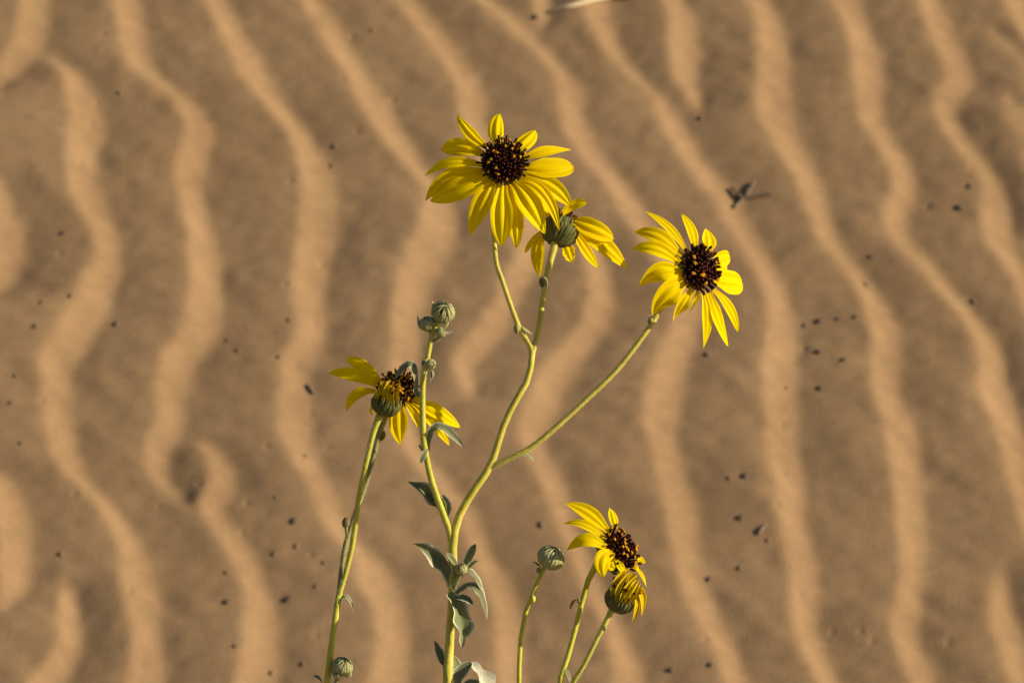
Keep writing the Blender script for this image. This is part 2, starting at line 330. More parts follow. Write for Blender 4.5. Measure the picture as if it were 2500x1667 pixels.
def base_z(y):
    y = np.asarray(y, float)
    up = TANS * 14 * np.tanh(y / 14)
    s = np.maximum(-(y + 1.25), 0); s2 = np.minimum(s, 2.2)
    hollow = 0.150 * s2 ** 2 + 2 * 0.150 * 2.2 * 1.5 * (1 - np.exp(-(s - s2) / 1.5))
    return up + hollow
def pix_plane(px, py, lift=0.0):
    d = AX + RIGHT * (px - 1250) * K / D_FOC + UP * (833.5 - py) * K / D_FOC
    t = -(CAM @ PN - lift) / (d @ PN)
    return CAM + d * t
# --- tensor grid, fine in view, coarser outwards to the far dune
def axis_pts(a, step, grow, far):
    p = list(np.arange(0, a + step / 2, step)); s = step
    while p[-1] < far: s *= (grow if p[-1] < 1.7 else 1.09); p.append(p[-1] + s)
    p = np.array(p); return np.concatenate([-p[:0:-1], p])
gx = axis_pts(0.40, 0.0018, 1.013, 160.0); gy = axis_pts(0.42, 0.0021, 1.014, 160.0)
NX, NY = len(gx), len(gy)
H = np.zeros((NY, NX))
KG = 0.00027                       # metres per photo pixel on the sand
LEE = 0.285
names = list(RIP)
lim = {k: (RIP[k][0][0], RIP[k][-1][0]) for k in RIP}
arr = {k: np.array(RIP[k], float) for k in RIP}
zpl = TANS * gy
for iy in range(NY):
    y = gy[iy]
    if abs(y) > 2.4: continue
    rel = np.array([0, y, zpl[iy]]) - CAM
    dep = rel @ AX
    if dep < 0.3: continue
    v = 833.5 - (rel @ UP) / dep * D_FOC / K
    u = 1250 + gx / dep * D_FOC / K
    if abs(y) > 1.5 and False: pass
    vv = v
    # outside the photograph the pattern goes on, folded about lines just beyond the frame
    lo, hi = -40.0, 1707.0
    per = 2 * (hi - lo); q = (vv - lo) % per
    vf = lo + (q if q < hi - lo else per - q)
    vc = min(max(vf, 0), 1667)
    rows = []
    for k in names:
        a, b = lim[k]
        if vc < a or vc > b: continue
        A = arr[k]; L = np.interp(vc, A[:, 0], A[:, 1]); Rr = np.interp(vc, A[:, 0], A[:, 2])
        # continue along the last direction for the few rows past the frame edge
        if vf < 0 and a == 0: sl_ = (A[1, 1] - A[0, 1]) / (A[1, 0] - A[0, 0]); L += sl_ * vf; Rr += sl_ * vf
        if vf > 1667 and b == 1667: sl_ = (A[-1, 1] - A[-2, 1]) / (A[-1, 0] - A[-2, 0]); L += sl_ * (vf - 1667); Rr += sl_ * (vf - 1667)
        tp = 1.0
        if a > 0: tp = min(tp, (vc - a) / 35 + 0.12)
        if b < 1667: tp = min(tp, (b - vc) / 35 + 0.12)
        rows.append((L, L + max(Rr - L, 6) * tp))
    rows.sort()
    wob = lambda c, ph: 60 * math.sin(v / 210 + ph) + 35 * math.sin(v / 95 + 2.1 * ph) + 0.22 * v
    left0 = rows[0][0]; right0 = max(r[1] for r in rows)
    for kk in range(1, 60):
        c = -120 - 225 * kk + 0.35 * (wob(0, 0.7 * kk))
        if c < left0 - 130: rows.append((c, c + 78))
    for kk in range(0, 60):
        c = 2800 + 225 * kk + 0.35 * (wob(0, 0.7 * kk + 1))
        if c > right0 + 110: rows.append((c, c + 78))
    rows.sort()
    xs, hs = [], []
    fix = []
    for (L, Rr) in rows:
        if fix and L < fix[-1][1] + 14:
            L = fix[-1][1] + 14
            Rr = max(Rr, L + 8)
        fix.append((L, Rr))
    h = np.zeros(NX)
    hcs = [LEE * min(Rr - L, 95) ** 0.75 * 75 ** 0.25 for (L, Rr) in fix]
    # where two crests run close together the trough between them stays shallow
    tr = [0.0] + [min(hcs[i], hcs[i - 1]) * max(0.0, 1 - (fix[i][0] - fix[i - 1][1]) / 75) for i in range(1, len(fix))] + [0.0]
    for i, (L, Rr) in enumerate(fix):
        hc = hcs[i]
        lee = (u >= L) & (u < Rr); sq = (u[lee] - L) / (Rr - L)
        h[lee] = tr[i + 1] + (hc - tr[i + 1]) * (1 - sq) ** 1.55
        prev = fix[i - 1][1] if i else L - 150
        win = (u >= prev) & (u < L); q = (u[win] - prev) / max(L - prev, 1)
        h[win] = tr[i] + (hc - tr[i]) * (1 - (1 - q) ** 1.45)
    H[iy] = h * KG
def blur_axis(A, k, axis):
    n = int(math.ceil(3 * k)); w = np.exp(-0.5 * (np.arange(-n, n + 1) / k) ** 2); w /= w.sum()
    P = np.pad(A, [(n, n) if a == axis else (0, 0) for a in range(2)], mode='edge')
    out = np.zeros_like(A)
    for i, wi in enumerate(w):
        out += wi * (P[i:i + A.shape[0]] if axis == 0 else P[:, i:i + A.shape[1]])
    return out
H = blur_axis(blur_axis(H, 1.5, 1), 2.3, 0)
# wind streaks and small unevenness
def fnoise(sx, sy, seed):
    r = np.random.default_rng(seed); A = r.standard_normal((NY, NX)); A = blur_axis(blur_axis(A, sx, 1), sy, 0); return A / A.std()
N1 = fnoise(10, 6, 1); N2 = fnoise(2.6, 2.0, 2); N3 = fnoise(26, 18, 3)
def shear(A, k):     # lean the streaks: shift each row sideways
    out = np.empty_like(A)
    for i in range(NY): out[i] = np.roll(A[i], int(round(k * (i - NY / 2))))
    return out
N4 = shear(fnoise(3.6, 13, 4), -0.9)
H = H + 0.00022 * N1 + 0.00016 * N2 + 0.0007 * N3 + 0.00018 * N4
# photo x, y, radius in photo pixels
PEB = [(153,570,11),(145,630,7),(172,722,9),(102,738,9),(85,797,11),(38,918,9),(24,983,10),(102,994,7),(52,1082,8),(262,83,8),(255,139,6),(293,228,8),(236,252,7),(222,307,7),(196,408,7),(184,458,6),
 (553,1469,11),(702,1462,11),(718,1271,10),(772,1430,9),(791,1373,8),(759,1371,6),(553,1397,8),(591,1305,7),(723,1333,8),(670,1350,8),(674,1214,8),(602,1235,7),(487,1194,7),(661,1643,9),(574,1577,8),(772,1562,6),(740,1620,8),
 (183,1220,7),(149,1352,8),(744,1114,8),(650,1107,7),(799,1097,6),(389,1241,6),(317,1456,7),(759,1012,6),(697,714,7),(706,782,8),(680,872,8),(767,797,7),(784,646,7),(285,791,9),(582,855,8),(557,831,8),
 (908,74,8),(859,93,7),(835,208,7),(872,336,7),(818,357,8),(810,406,8),(708,461,7),(959,247,7),(1307,42,10),(2367,455,10),(2344,508,12),(2371,423,7),(2265,510,7),(1713,289,9),
 (2127,627,10),(2114,695,8),(2000,784,11),(1966,795,9),(2046,778,10),(2087,774,10),(2000,859,13),(1963,852,7),(2059,878,11),(2004,948,12),(1919,946,8),(1910,1048,7),(2378,736,8),(1730,865,9),(1883,838,6),
 (1819,1161,13),(1781,1167,8),(1808,1263,11),(1874,1318,8),(1806,1386,9),(1730,1413,10),(1734,1622,12),(1638,1635,12),(1721,1575,7),(1912,1167,7),(1898,1250,7),(1951,1456,7),(2100,1552,7),(2129,1577,7),(2314,1573,7),(2031,1543,7),(1322,1280,9)]
# the fainter specks are little pits pressed into the sand, the strong ones loose dark pebbles
for (px, py, r_) in PEB:
    if r_ >= 8: continue
    p = pix_plane(px, py); rr = r_ * KG * 0.95
    ix = np.where(np.abs(gx - p[0]) < 4 * rr)[0]; jy = np.where(np.abs(gy - p[1]) < 5 * rr)[0]
    dx = (gx[ix] - p[0])[None, :]; dy = (gy[jy] - p[1])[:, None] / 1.35
    q = np.sqrt(dx * dx + dy * dy) / rr
    pit = -0.45 * rr * np.exp(-(q / 0.95) ** 3)
    H[np.ix_(jy, ix)] += pit
PEB = [p for p in PEB if p[2] >= 8]
fx = np.clip((2.0 - np.abs(gx)) / 0.5, 0, 1); fy = np.clip((2.0 - np.abs(gy)) / 0.5, 0, 1)
H *= fx[None, :] * fy[:, None]
Z = base_z(gy)[:, None] + H
def ground_z(x, y):
    i = np.clip(np.searchsorted(gx, x) - 1, 0, NX - 2); j = np.clip(np.searchsorted(gy, y) - 1, 0, NY - 2)
    a = (x - gx[i]) / (gx[i + 1] - gx[i]); b = (y - gy[j]) / (gy[j + 1] - gy[j])
    return (Z[j, i] * (1 - a) * (1 - b) + Z[j, i + 1] * a * (1 - b) + Z[j + 1, i] * (1 - a) * b + Z[j + 1, i + 1] * a * b)
def on_sand(px, py):
    p = pix_plane(px, py)
    lift = 0.0
    for _ in range(40):
        lift = 0.75 * lift + 0.25 * (ground_z(p[0], p[1]) - TANS * p[1]) * math.cos(SLOPE)
        p = pix_plane(px, py, lift)
    return np.array([p[0], p[1], ground_z(p[0], p[1])])

XX, YY = np.meshgrid(gx, gy)
co = np.stack([XX, YY, Z], axis=-1).reshape(-1, 3).astype(np.float32)
ii = np.arange(NX * NY).reshape(NY, NX)
quads = np.stack([ii[:-1, :-1], ii[:-1, 1:], ii[1:, 1:], ii[1:, :-1]], axis=-1).reshape(-1, 4).astype(np.int32)
me = bpy.data.meshes.new('sand')
me.vertices.add(len(co)); me.vertices.foreach_set('co', co.ravel())
me.loops.add(quads.size); me.loops.foreach_set('vertex_index', quads.ravel())
me.polygons.add(len(quads)); me.polygons.foreach_set('loop_start', np.arange(0, quads.size, 4, dtype=np.int32))
me.polygons.foreach_set('use_smooth', np.ones(len(quads), dtype=bool))
me.update(calc_edges=True); me.materials.append(M['sand'])
sand = bpy.data.objects.new('sand', me); col.objects.link(sand)
tag(sand, 'tan wind rippled dune sand', None, None, 'structure')

# ------------------------------------------------------------------ plants
class Plant:
    def __init__(s, foot, label):
        """foot: photo pixel below the frame where the stem runs straight down to the sand"""
        p = W(foot); s.base = np.array([p[0], p[1], ground_z(p[0], p[1])])
        s.e = bpy.data.objects.new('sunflower_plant', None); s.e.empty_display_size = 0.05
        s.e.location = tuple(s.base); col.objects.link(s.e)
        tag(s.e, label, 'sunflower', 'sunflowers growing on the dune')
    def stem(s, name, pts, mat='stem', n=None, down=False):
        """pts: (px, py, dz, radius px)"""
        w = [W(p[:3]) for p in pts]; r = [p[3] * K for p in pts]
        if down:
            a = w[0]; b = s.base
            w = [b - np.array([0, 0, 0.02]), b * 0.6 + a * 0.4 + np.array([0.004, 0.003, 0]), b * 0.25 + a * 0.75] + w
            r = [r[0] * 1.35, r[0] * 1.25, r[0] * 1.1] + r
        n = n or max(10, 5 * len(w))
        V, F = tube([q - s.base for q in w], r, n=n)
        o = add_mesh(name, V, F, mat, s.e)
        A = np.array(V[:n * 10]).reshape(n, 10, 3); C = A.mean(axis=1)
        length = np.linalg.norm(np.diff(C, axis=0), axis=1).sum(); HV, HF = [], []
        for _ in range(min(int(length / K * 7), 7000)):
            i = rng.integers(n - 1); j = rng.integers(10); t = rng.random(); q = rng.random()
            p = (A[i, j] * (1 - q) + A[i, (j + 1) % 10] * q) * (1 - t) + (A[i + 1, j] * (1 - q) + A[i + 1, (j + 1) % 10] * q) * t
            c = C[i] * (1 - t) + C[i + 1] * t; d = nrm(p - c) + rng.normal(size=3) * 0.45; d = nrm(d)
            sd = nrm(np.cross(d, rng.normal(size=3))) * K * 0.22; L = K * (2.2 + 3.2 * rng.random()); b = len(HV)
            HV += [p - d * K * 0.3 + sd, p - d * K * 0.3 - sd, p + d * L]; HF.append((b, b + 1, b + 2))
        if HF: hh = add_mesh('stem_hairs', HV, HF, 'hair', o, smooth=False); hh['kind'] = 'stuff'
        return o
    def leaf(s, base, mid, tip, w, n, mat='leaf', name='leaf', label=None, dz=0, **kw):
        """pixels (x, y, dz); blade in the view frame"""
        c = np.array(base, float)
        f = lambda p: np.array([p[0] - c[0], c[1] - p[1], p[2] - c[2]], float)
        V, F, UV = blade(f(base), f(mid), f(tip), w, n, **kw)
        wc = W((c[0], c[1], c[2] + dz)) - s.base
        o = add_mesh(name, [ROT @ np.array(q) * K for q in V], F, mat, s.e, UV, wc)
        if label: o['label'] = label
        return o
    def knob(s, px, py, dz, rx, ry, mat='stem_grey', name='node'):
        """swollen node of a stem"""
        V, F = [], []
        nu, nv = 10, 8
        for i in range(nv + 1):
            ph = math.pi * i / nv
            for j in range(nu):
                th = 2 * math.pi * j / nu
                k = 1 + 0.12 * math.sin(3 * th + 2 * ph)
                V.append(np.array([rx * k * math.sin(ph) * math.cos(th), ry * math.cos(ph), rx * k * math.sin(ph) * math.sin(th)]))
        for i in range(nv):
            for j in range(nu):
                F.append((i * nu + j, i * nu + (j + 1) % nu, (i + 1) * nu + (j + 1) % nu, (i + 1) * nu + j))
        return add_mesh(name, [ROT @ q * K for q in V], F, mat, s.e, loc=W((px, py, dz)) - s.base)

def frame(n):
    n = nrm(n); a = np.cross([0, 1, 0.2], n); a = nrm(a); return a, np.cross(n, a), n
def lathe(profile, n, sides=24, rib=0.0, ribs=12):
    """profile: list of (radius, height along n) in px; returns verts, faces in the view frame"""
    a, b, n = frame(n); V, F = [], []
    for (r, h) in profile:
        for j in range(sides):
            th = 2 * math.pi * j / sides; rr = r * (1 + rib * math.cos(ribs * th))
            V.append(a * rr * math.cos(th) + b * rr * math.sin(th) + n * h)
    for i in range(len(profile) - 1):
        for j in range(sides):
            k = (j + 1) % sides
            F.append((i * sides + j, i * sides + k, (i + 1) * sides + k, (i + 1) * sides + j))
    return V, F

# --- floret meshes, shared: unit length along +Z
def floret_mesh(name, mat, tip):
    V, F, mi = [], [], []
    prof = [(0.085, 0.0), (0.095, 0.45), (0.125, 0.72), (0.15, 0.92), (0.09, 1.0)] if tip != 'curl' else [(0.08, 0), (0.09, .5), (0.12, .75), (0.115, 0.9), (0.06, .93)]
    sd = 6
    for r, h in prof:
        for j in range(sd): V.append((r * math.cos(j * 2 * math.pi / sd), r * math.sin(j * 2 * math.pi / sd), h))
    for i in range(len(prof) - 1):
        for j in range(sd):
            k = (j + 1) % sd; F.append((i * sd + j, i * sd + k, (i + 1) * sd + k, (i + 1) * sd + j)); mi.append(0)
    F.append(tuple((len(prof) - 1) * sd + j for j in range(sd))); mi.append(0)
    if tip:
        lob = [(0.3, 0.20, 1.0), (1.9, 0.15, 1.03), (3.0, 0.21, 0.97), (4.4, 0.13, 1.04), (5.4, 0.19, 1.0), (0.0, 0.03, 1.1)]
        for th, rr_, hh in lob:      # the uneven crown of yellow lobes round the mouth
            d = np.array([math.cos(th), math.sin(th), 0])
            arm = [d * 0.04 + [0, 0, 0.86], d * rr_ * 0.6 + [0, 0, hh], d * rr_ + [0.01, 0, hh - 0.02]]
            v, f = tube(arm, [0.07, 0.085, 0.055], n=4, sides=5, wob=0)
            o = len(V); V += [tuple(q) for q in v]; F += [tuple(i + o for i in q) for q in f]; mi += [1] * len(f)
    me = bpy.data.meshes.new(name); me.from_pydata([tuple(map(float, v)) for v in V], [], F)
    me.materials.append(M[mat]); me.materials.append(M['stigma'])
    me.polygons.foreach_set('material_index', mi); me.polygons.foreach_set('use_smooth', [True] * len(F)); me.update()
    return me
FM = {'dark': floret_mesh('floret_dark', 'floret', None), 'tip': floret_mesh('floret_open', 'floret', 'y'),
      'red': floret_mesh('floret_red', 'floret_red', None), 'redtip': floret_mesh('floret_red_open', 'floret_red', 'y')}

def head(plant, c, n, rad, petals, cup=(1.0, 0.9), N=95, flen=24, open_at=(0.35, 0.8), open_p=0.35, dome=0.30, style='dark',
         stemlen=None, bracts=13, seed=0, label=None, plane=True, florets=True, bract_len=1.15, flare=1.0, splay=0.75, pmat='petal'):
    """flower head: c = (px, py, dz) of the disc centre, n = the way it faces (right, up, towards the camera), rad px.
    petals: list of dict(b, m, t, w, dm, dt, ...) in photo pixels"""
    r = np.random.default_rng(100 + seed)
    n = nrm(n); a, b, _ = frame(n)
    wc = W(c) - plant.base
    tr = lambda V: [ROT @ np.asarray(q, float) * K for q in V]
    # receptacle with its cup: the part itself
    cl = rad * cup[1]; cr = rad * cup[0]
    prof = [(0.01, dome * rad), (0.45 * rad, dome * rad * 0.82), (0.8 * rad, dome * rad * 0.38), (0.97 * rad, 0), (0.99 * cr, -0.2 * cl), (cr * 0.97, -0.55 * cl), (cr * 0.78, -0.85 * cl), (cr * 0.3, -1.0 * cl), (0.01, -1.02 * cl)]
    V, F = lathe(prof, n, 26)
    h = add_mesh('flower_head', tr(V), F, 'core', plant.e, loc=wc)
    h.data.materials.append(M['disc'])
    for p in h.data.polygons:
        if p.index < 26 * 3: p.material_index = 1
    if label: h['label'] = label
    # bracts of the involucre, two staggered rows
    for row in range(2):
        nb = bracts
        for i in range(nb):
            th = 2 * math.pi * (i + 0.5 * row) / nb + r.normal() * 0.05
            d = a * math.cos(th) + b * math.sin(th); k = cr * (1.03 + 0.04 * row)
            L = bract_len * (1.0 if row == 0 else 0.78) * (1 + 0.12 * r.normal())
            p0 = d * k * 0.35 - n * cl * 1.03; p1 = d * k * 1.10 - n * cl * (0.62)
            p2 = d * k * (1.0 + 0.10 * flare + 0.06 * r.normal()) + n * cl * (L - 1.0)
            V, F, UV = blade(p0, p1, p2, 2 * math.pi * cr / nb * 0.74, d - 0.3 * n, cup=-0.55, fold=-0.3, pbase=0.6, blunt=0.12, nt=10, nsd=5, peak=0.42, seed=int(r.integers(1 << 30)))
            add_mesh('bract', tr(V), F, 'bract', h, UV)
    # ray petals
    for i, q in enumerate(petals):
        def pt(p, droop, dz=None):
            dx, dy = p[0] - c[0], c[1] - p[1]
            if dz is None:
                dz = (-droop - n[0] * dx - n[1] * dy) / n[2]; dz = max(-170, min(170, dz))
            return np.array([dx, dy, dz])
        B = pt(q['b'], q.get('db', 4), q.get('zb')); Mi = pt(q['m'], q.get('dm', 6), q.get('zm')); T = pt(q['t'], q.get('dt', 40), q.get('zt'))
        nn = np.array(q.get('n', n), float)
        V, F, UV = blade(B, Mi, T, q['w'], nn, cup=q.get('cup', 0.10), fold=q.get('fold', -0.05), groove=q.get('groove', 0.36), twist=q.get('tw', 0.0),
                         pbase=q.get('pb', 0.42), blunt=q.get('bl', 0.45), peak=q.get('pk', 0.44), seed=200 + 40 * seed + i, nt=24, nsd=13, wave=q.get('wv', 0.0))
        add_mesh('petal', tr(V), F, pmat, h, UV)
    # disc florets on a spiral
    if not florets: return h
    VJ, FJ = [], []
    src = FM['dark' if style == 'dark' else 'red']; sv = [np.array(v.co) for v in src.vertices]; sf = [tuple(p.vertices) for p in src.polygons]
    for i in range(N):
        q = math.sqrt((i + 0.5) / N); th = i * 2.39996
        d = a * math.cos(th) + b * math.sin(th)
        pos = d * rad * q * 0.95 + n * dome * rad * (1 - q * q) * 0.9
        dirn = nrm(n * (1 - 0.55 * q * q) + d * splay * q ** 1.5 + 0.09 * r.normal(size=3))
        ln = flen * (0.72 + 0.38 * q) * (1 + 0.10 * r.normal())
        if q < 0.3: ln *= 0.8
        fa = nrm(np.cross(dirn, r.normal(size=3))); fb = np.cross(dirn, fa)
        opened = open_at[0] < q < open_at[1] and r.random() < open_p
        sx = flen * 1.0
        if opened or q > 0.90:
            kind = ('tip' if style == 'dark' else 'redtip') if opened else ('dark' if style == 'dark' else 'red')
            o = bpy.data.objects.new('floret', FM[kind]); col.objects.link(o); o.parent = h
            Rm = ROT @ np.stack([fa, fb, dirn], axis=1)
            m4 = Matrix.Identity(4)
            for x in range(3):
                for y in range(3): m4[x][y] = Rm[x, y] * K * (ln if y == 2 else sx)
            p = ROT @ pos * K
            for x in range(3): m4[x][3] = p[x]
            o.matrix_local = m4
        else:
            base = len(VJ)
            for v in sv: VJ.append(ROT @ (pos + (fa * v[0] + fb * v[1]) * sx + dirn * v[2] * ln) * K)
            FJ += [tuple(x + base for x in f) for f in sf]
    o = add_mesh('disc_florets', VJ, FJ, 'floret' if style == 'dark' else 'floret_red', h); o['kind'] = 'stuff'
    return h

def bud(plant, c, n, rad, nb=13, squash=0.9, seed=0, name='bud', mat='bud', tail=2, label=None, openness=0.25):
    """closed bud: ribbed ball of wrapping bracts"""
    r = np.random.default_rng(500 + seed); n = nrm(n); a, b, _ = frame(n)
    tr = lambda V: [ROT @ np.asarray(q, float) * K for q in V]
    prof = [(0.01, -rad * squash)] + [(rad * 0.93 * math.sin(t), -rad * squash * math.cos(t)) for t in np.linspace(0.25, 2.9, 12)] + [(0.01, rad * squash * 0.93)]
    V, F = lathe(prof, n, 20)
    o = add_mesh(name, tr(V), F, 'core', plant.e, loc=W(c) - plant.base)
    if label: o['label'] = label
    for row in range(2):
        for i in range(nb):
            th = 2 * math.pi * (i + 0.5 * row) / nb + 0.06 * r.normal(); d = a * math.cos(th) + b * math.sin(th)
            V, F, UV = [], [], []
            top = (2.85 if row == 0 else 2.35) + 0.14 * r.normal()
            bw = 2 * math.pi * rad / nb * (0.46 if row else 0.52)
            for k in range(11):
                t = k / 10; ph = 0.25 + (top - 0.25) * t
                rr = rad * (1.03 + 0.045 * row) * (1 + (0.10 + 0.08 * r.normal()) * max(0, t - 0.85) * 6 * openness)
                cpos = d * rr * math.sin(ph) - n * rad * squash * math.cos(ph) * (1.04)
                S = nrm(np.cross(n, d)); Nn = nrm(d * math.sin(ph) - n * math.cos(ph))
                hw = bw * (0.45 + 0.55 * math.sin(min(ph, 1.57))) * (1 - max(0, t - 0.45) ** 1.5 / 0.55 ** 1.5 * 0.94)
                for j in range(5):
                    s = -1 + j / 2
                    V.append(cpos + S * hw * s + Nn * (-0.55 * hw * s * s + 0.25 * hw)); UV.append(((s + 1) / 2, t))
            for k in range(10):
                for j in range(4):
                    q = k * 5 + j; F.append((q, q + 1, q + 6, q + 5))
            add_mesh('bract', tr(V), F, mat, o, UV)
    for i in range(tail):       # loose bract tips that stand off
        th = r.random() * 6.28; d = a * math.cos(th) + b * math.sin(th)
        V, F, UV = blade(d * rad * 0.7 - n * rad * 0.7, d * rad * 1.12 - n * rad * 0.1, d * rad * 1.35 + n * rad * 0.45, rad * 0.28, d, pbase=0.6, blunt=0.05, nt=8, nsd=5, seed=seed)
        add_mesh('bract', tr(V), F, mat, o, UV)
    return o

def Zm(scale, ox, oy):
    return lambda x, y: (ox + x / scale, oy + y / scale)

# =========================================================== main plant
P1 = Plant((1093, 1700, 0), 'tallest sunflower plant, thick forked stem with three open flowers and a bud branch')
P1.stem('stem', [(1093, 1690, 0, 12.3), (1094, 1640, 0, 12.2), (1098, 1560, 0, 11.2), (1103, 1480, 0, 10.6), (1106, 1400, 0, 10.6), (1105, 1340, 0, 11.2), (1107, 1308, 0, 11),
                 (1116, 1272, 0, 10.4), (1130, 1240, 0, 10), (1160, 1192, 1, 9.6), (1197, 1137, 2, 9.4), (1214, 1087, 2, 8.6), (1234, 1027, 2, 8.4), (1259, 978, 2, 8.2), (1284, 936, 2, 8),
                 (1295, 900, 2, 7.8), (1300, 855, 2, 8)], 'stem', n=110, down=True)
P1.stem('branch', [(1299, 862, 2, 7), (1293, 842, 3, 7.2), (1269, 803, 8, 6.6), (1249, 752, 12, 6), (1224, 679, 14, 5.8), (1212, 643, 12, 5.8), (1207, 590, 4, 5.8), (1208, 540, -16, 6), (1214, 480, -30, 7), (1223, 430, -30, 8), (1229, 405, -20, 9)], 'stem', n=60)
P1.stem('branch', [(1299, 862, 2, 7), (1306, 840, -2, 7.4), (1316, 799, -14, 7), (1326, 724, -36, 6.8), (1335, 672, -54, 7.2), (1345, 632, -62, 8), (1353, 600, -66, 10), (1356, 590, -70, 11)], 'stem', n=44)
P1.stem('branch', [(1194, 1141, 0, 7), (1208, 1136, 4, 7.2), (1244, 1119, 8, 7), (1299, 1090, 10, 6.8), (1358, 1042, 10, 6.8), (1428, 978, 8, 6.6), (1503, 906, 4, 6.4), (1557, 838, -2, 6.4), (1592, 789, -8, 6.4), (1608, 762, -14, 7), (1640, 715, -32, 8), (1668, 680, -34, 9)], 'stem', n=70)
P1.stem('branch', [(1101, 1318, 0, 8), (1095, 1290, 4, 8), (1070, 1222, 12, 8), (1055, 1178, 14, 7.7), (1046, 1142, 14, 7.4), (1041, 1116, 14, 7.4), (1037, 1095, 14, 7.8), (1033, 1062, 16, 7.8), (1031.5, 1008, 18, 7.4), (1031.5, 955, 18, 7),
                   (1035.5, 909, 18, 6.4), (1043.5, 874, 18, 6.2), (1050, 839, 18, 6), (1057, 812, 18, 6), (1066, 790, 18, 6.4), (1074, 778, 18, 6.5)], 'stem_green', n=90)

# --- flower facing the camera
z = Zm(3.92, 1000, 240)
pet = []
for b_, m_, t_, w_, kw in [
    ((740,470),(575,335),(455,152),130,dict(dm=4,dt=18,fold=-.35,bl=.1)),
    ((845,450),(830,300),(858,138),150,dict(dm=2,dt=30,cup=-.35,bl=.6)),
    ((990,500),(1090,410),(1205,298),165,dict(dm=0,dt=30,cup=-.4,bl=.7,tw=.5)),
    ((1090,575),(1310,505),(1545,488),112,dict(dm=2,dt=34,tw=.9,bl=.1)),
    ((1100,670),(1340,672),(1572,650),210,dict(dm=4,dt=30,bl=.75)),
    ((1080,745),(1350,840),(1540,1034),175,dict(dm=6,dt=44,bl=.3)),
    ((1050,790),(1290,920),(1432,1268),130,dict(dm=2,dt=30,bl=.15,db=2)),
    ((1060,790),(1300,960),(1415,1110),165,dict(dm=20,dt=60,bl=.4,db=12)),
    ((990,800),(1150,1010),(1296,1298),228,dict(dm=4,dt=52,bl=.2)),
    ((945,830),(1010,1130),(1022,1438),165,dict(dm=22,dt=66,bl=.25,db=12)),
    ((890,830),(875,1130),(882,1418),220,dict(dm=6,dt=50,bl=.25)),
    ((805,800),(690,1010),(572,1315),195,dict(dm=4,dt=46,bl=.15)),
    ((745,750),(500,860),(200,985),235,dict(dm=4,dt=48,bl=.3)),
    ((700,700),(380,760),(152,980),165,dict(dm=14,dt=52,bl=.15,db=10)),
    ((690,640),(390,620),(150,742),112,dict(dm=4,dt=44,bl=.1)),
    ((705,540),(500,470),(298,497),180,dict(dm=4,dt=40,bl=.4))]:
    pet.append(dict(b=z(*b_), m=z(*m_), t=z(*t_), w=w_ / 3.92 * 0.99, **kw))
head(P1, (1230, 396, 24), (0.10, 0.30, 0.95), 48, pet, cup=(0.92, 0.85), N=130, flen=21, open_at=(0.4, 0.9), open_p=0.22, dome=0.42, seed=1,
     label='flower head facing out squarely with a wide ring of petals')
# --- flower seen from behind
z = Zm(5.81, 1240, 450)
pet = []
for b_, m_, t_, w_, kw in [
    ((755,445),(900,320),(1118,262),190,dict(zb=30,zm=62,zt=70,bl=.7,n=(-.3,.5,.8))),
    ((850,490),(1180,625),(1508,775),260,dict(zb=20,zm=30,zt=5,bl=.6,n=(.05,.30,.95),pb=.22)),
    ((940,590),(1330,850),(1695,1195),270,dict(zb=5,zm=22,zt=0,bl=.3,n=(.25,.40,.88),pb=.25)),
    ((930,640),(1100,920),(1292,1190),165,dict(zb=-10,zm=-26,zt=-50,bl=.3,n=(.3,.3,.9))),
    ((800,820),(860,950),(915,1108),190,dict(zb=-40,zm=-62,zt=-80,bl=.3,n=(.2,.2,.9),wv=.06)),
    ((500,720),(420,980),(452,1312),185,dict(zb=-30,zm=-56,zt=-80,bl=.3,n=(-.3,.1,.95))),
    ((480,660),(350,800),(240,972),85,dict(zb=-10,zm=-24,zt=-40,bl=.5,n=(-.4,.3,.8),tw=.8)),
    ((700,440),(560,330),(440,200),150,dict(zb=-10,zm=10,zt=10,bl=.4,n=(-.2,.6,.7))),
    ((640,470),(500,420),(380,400),120,dict(zb=5,zm=10,zt=0,bl=.4,n=(-.2,.8,.5)))]:
    pet.append(dict(b=z(*b_), m=z(*m_), t=z(*t_), w=w_ / 5.81 * 1.05, **kw))
head(P1, (1375, 543, -96), (0.33, 0.80, -0.50), 37, pet, cup=(1.0, 1.7), N=70, flen=17, open_at=(0.5, 1), open_p=0.3, dome=0.3, style='red', bracts=17, seed=2,
     label='flower head turned away, showing its green cup', bract_len=1.08, flare=.6)
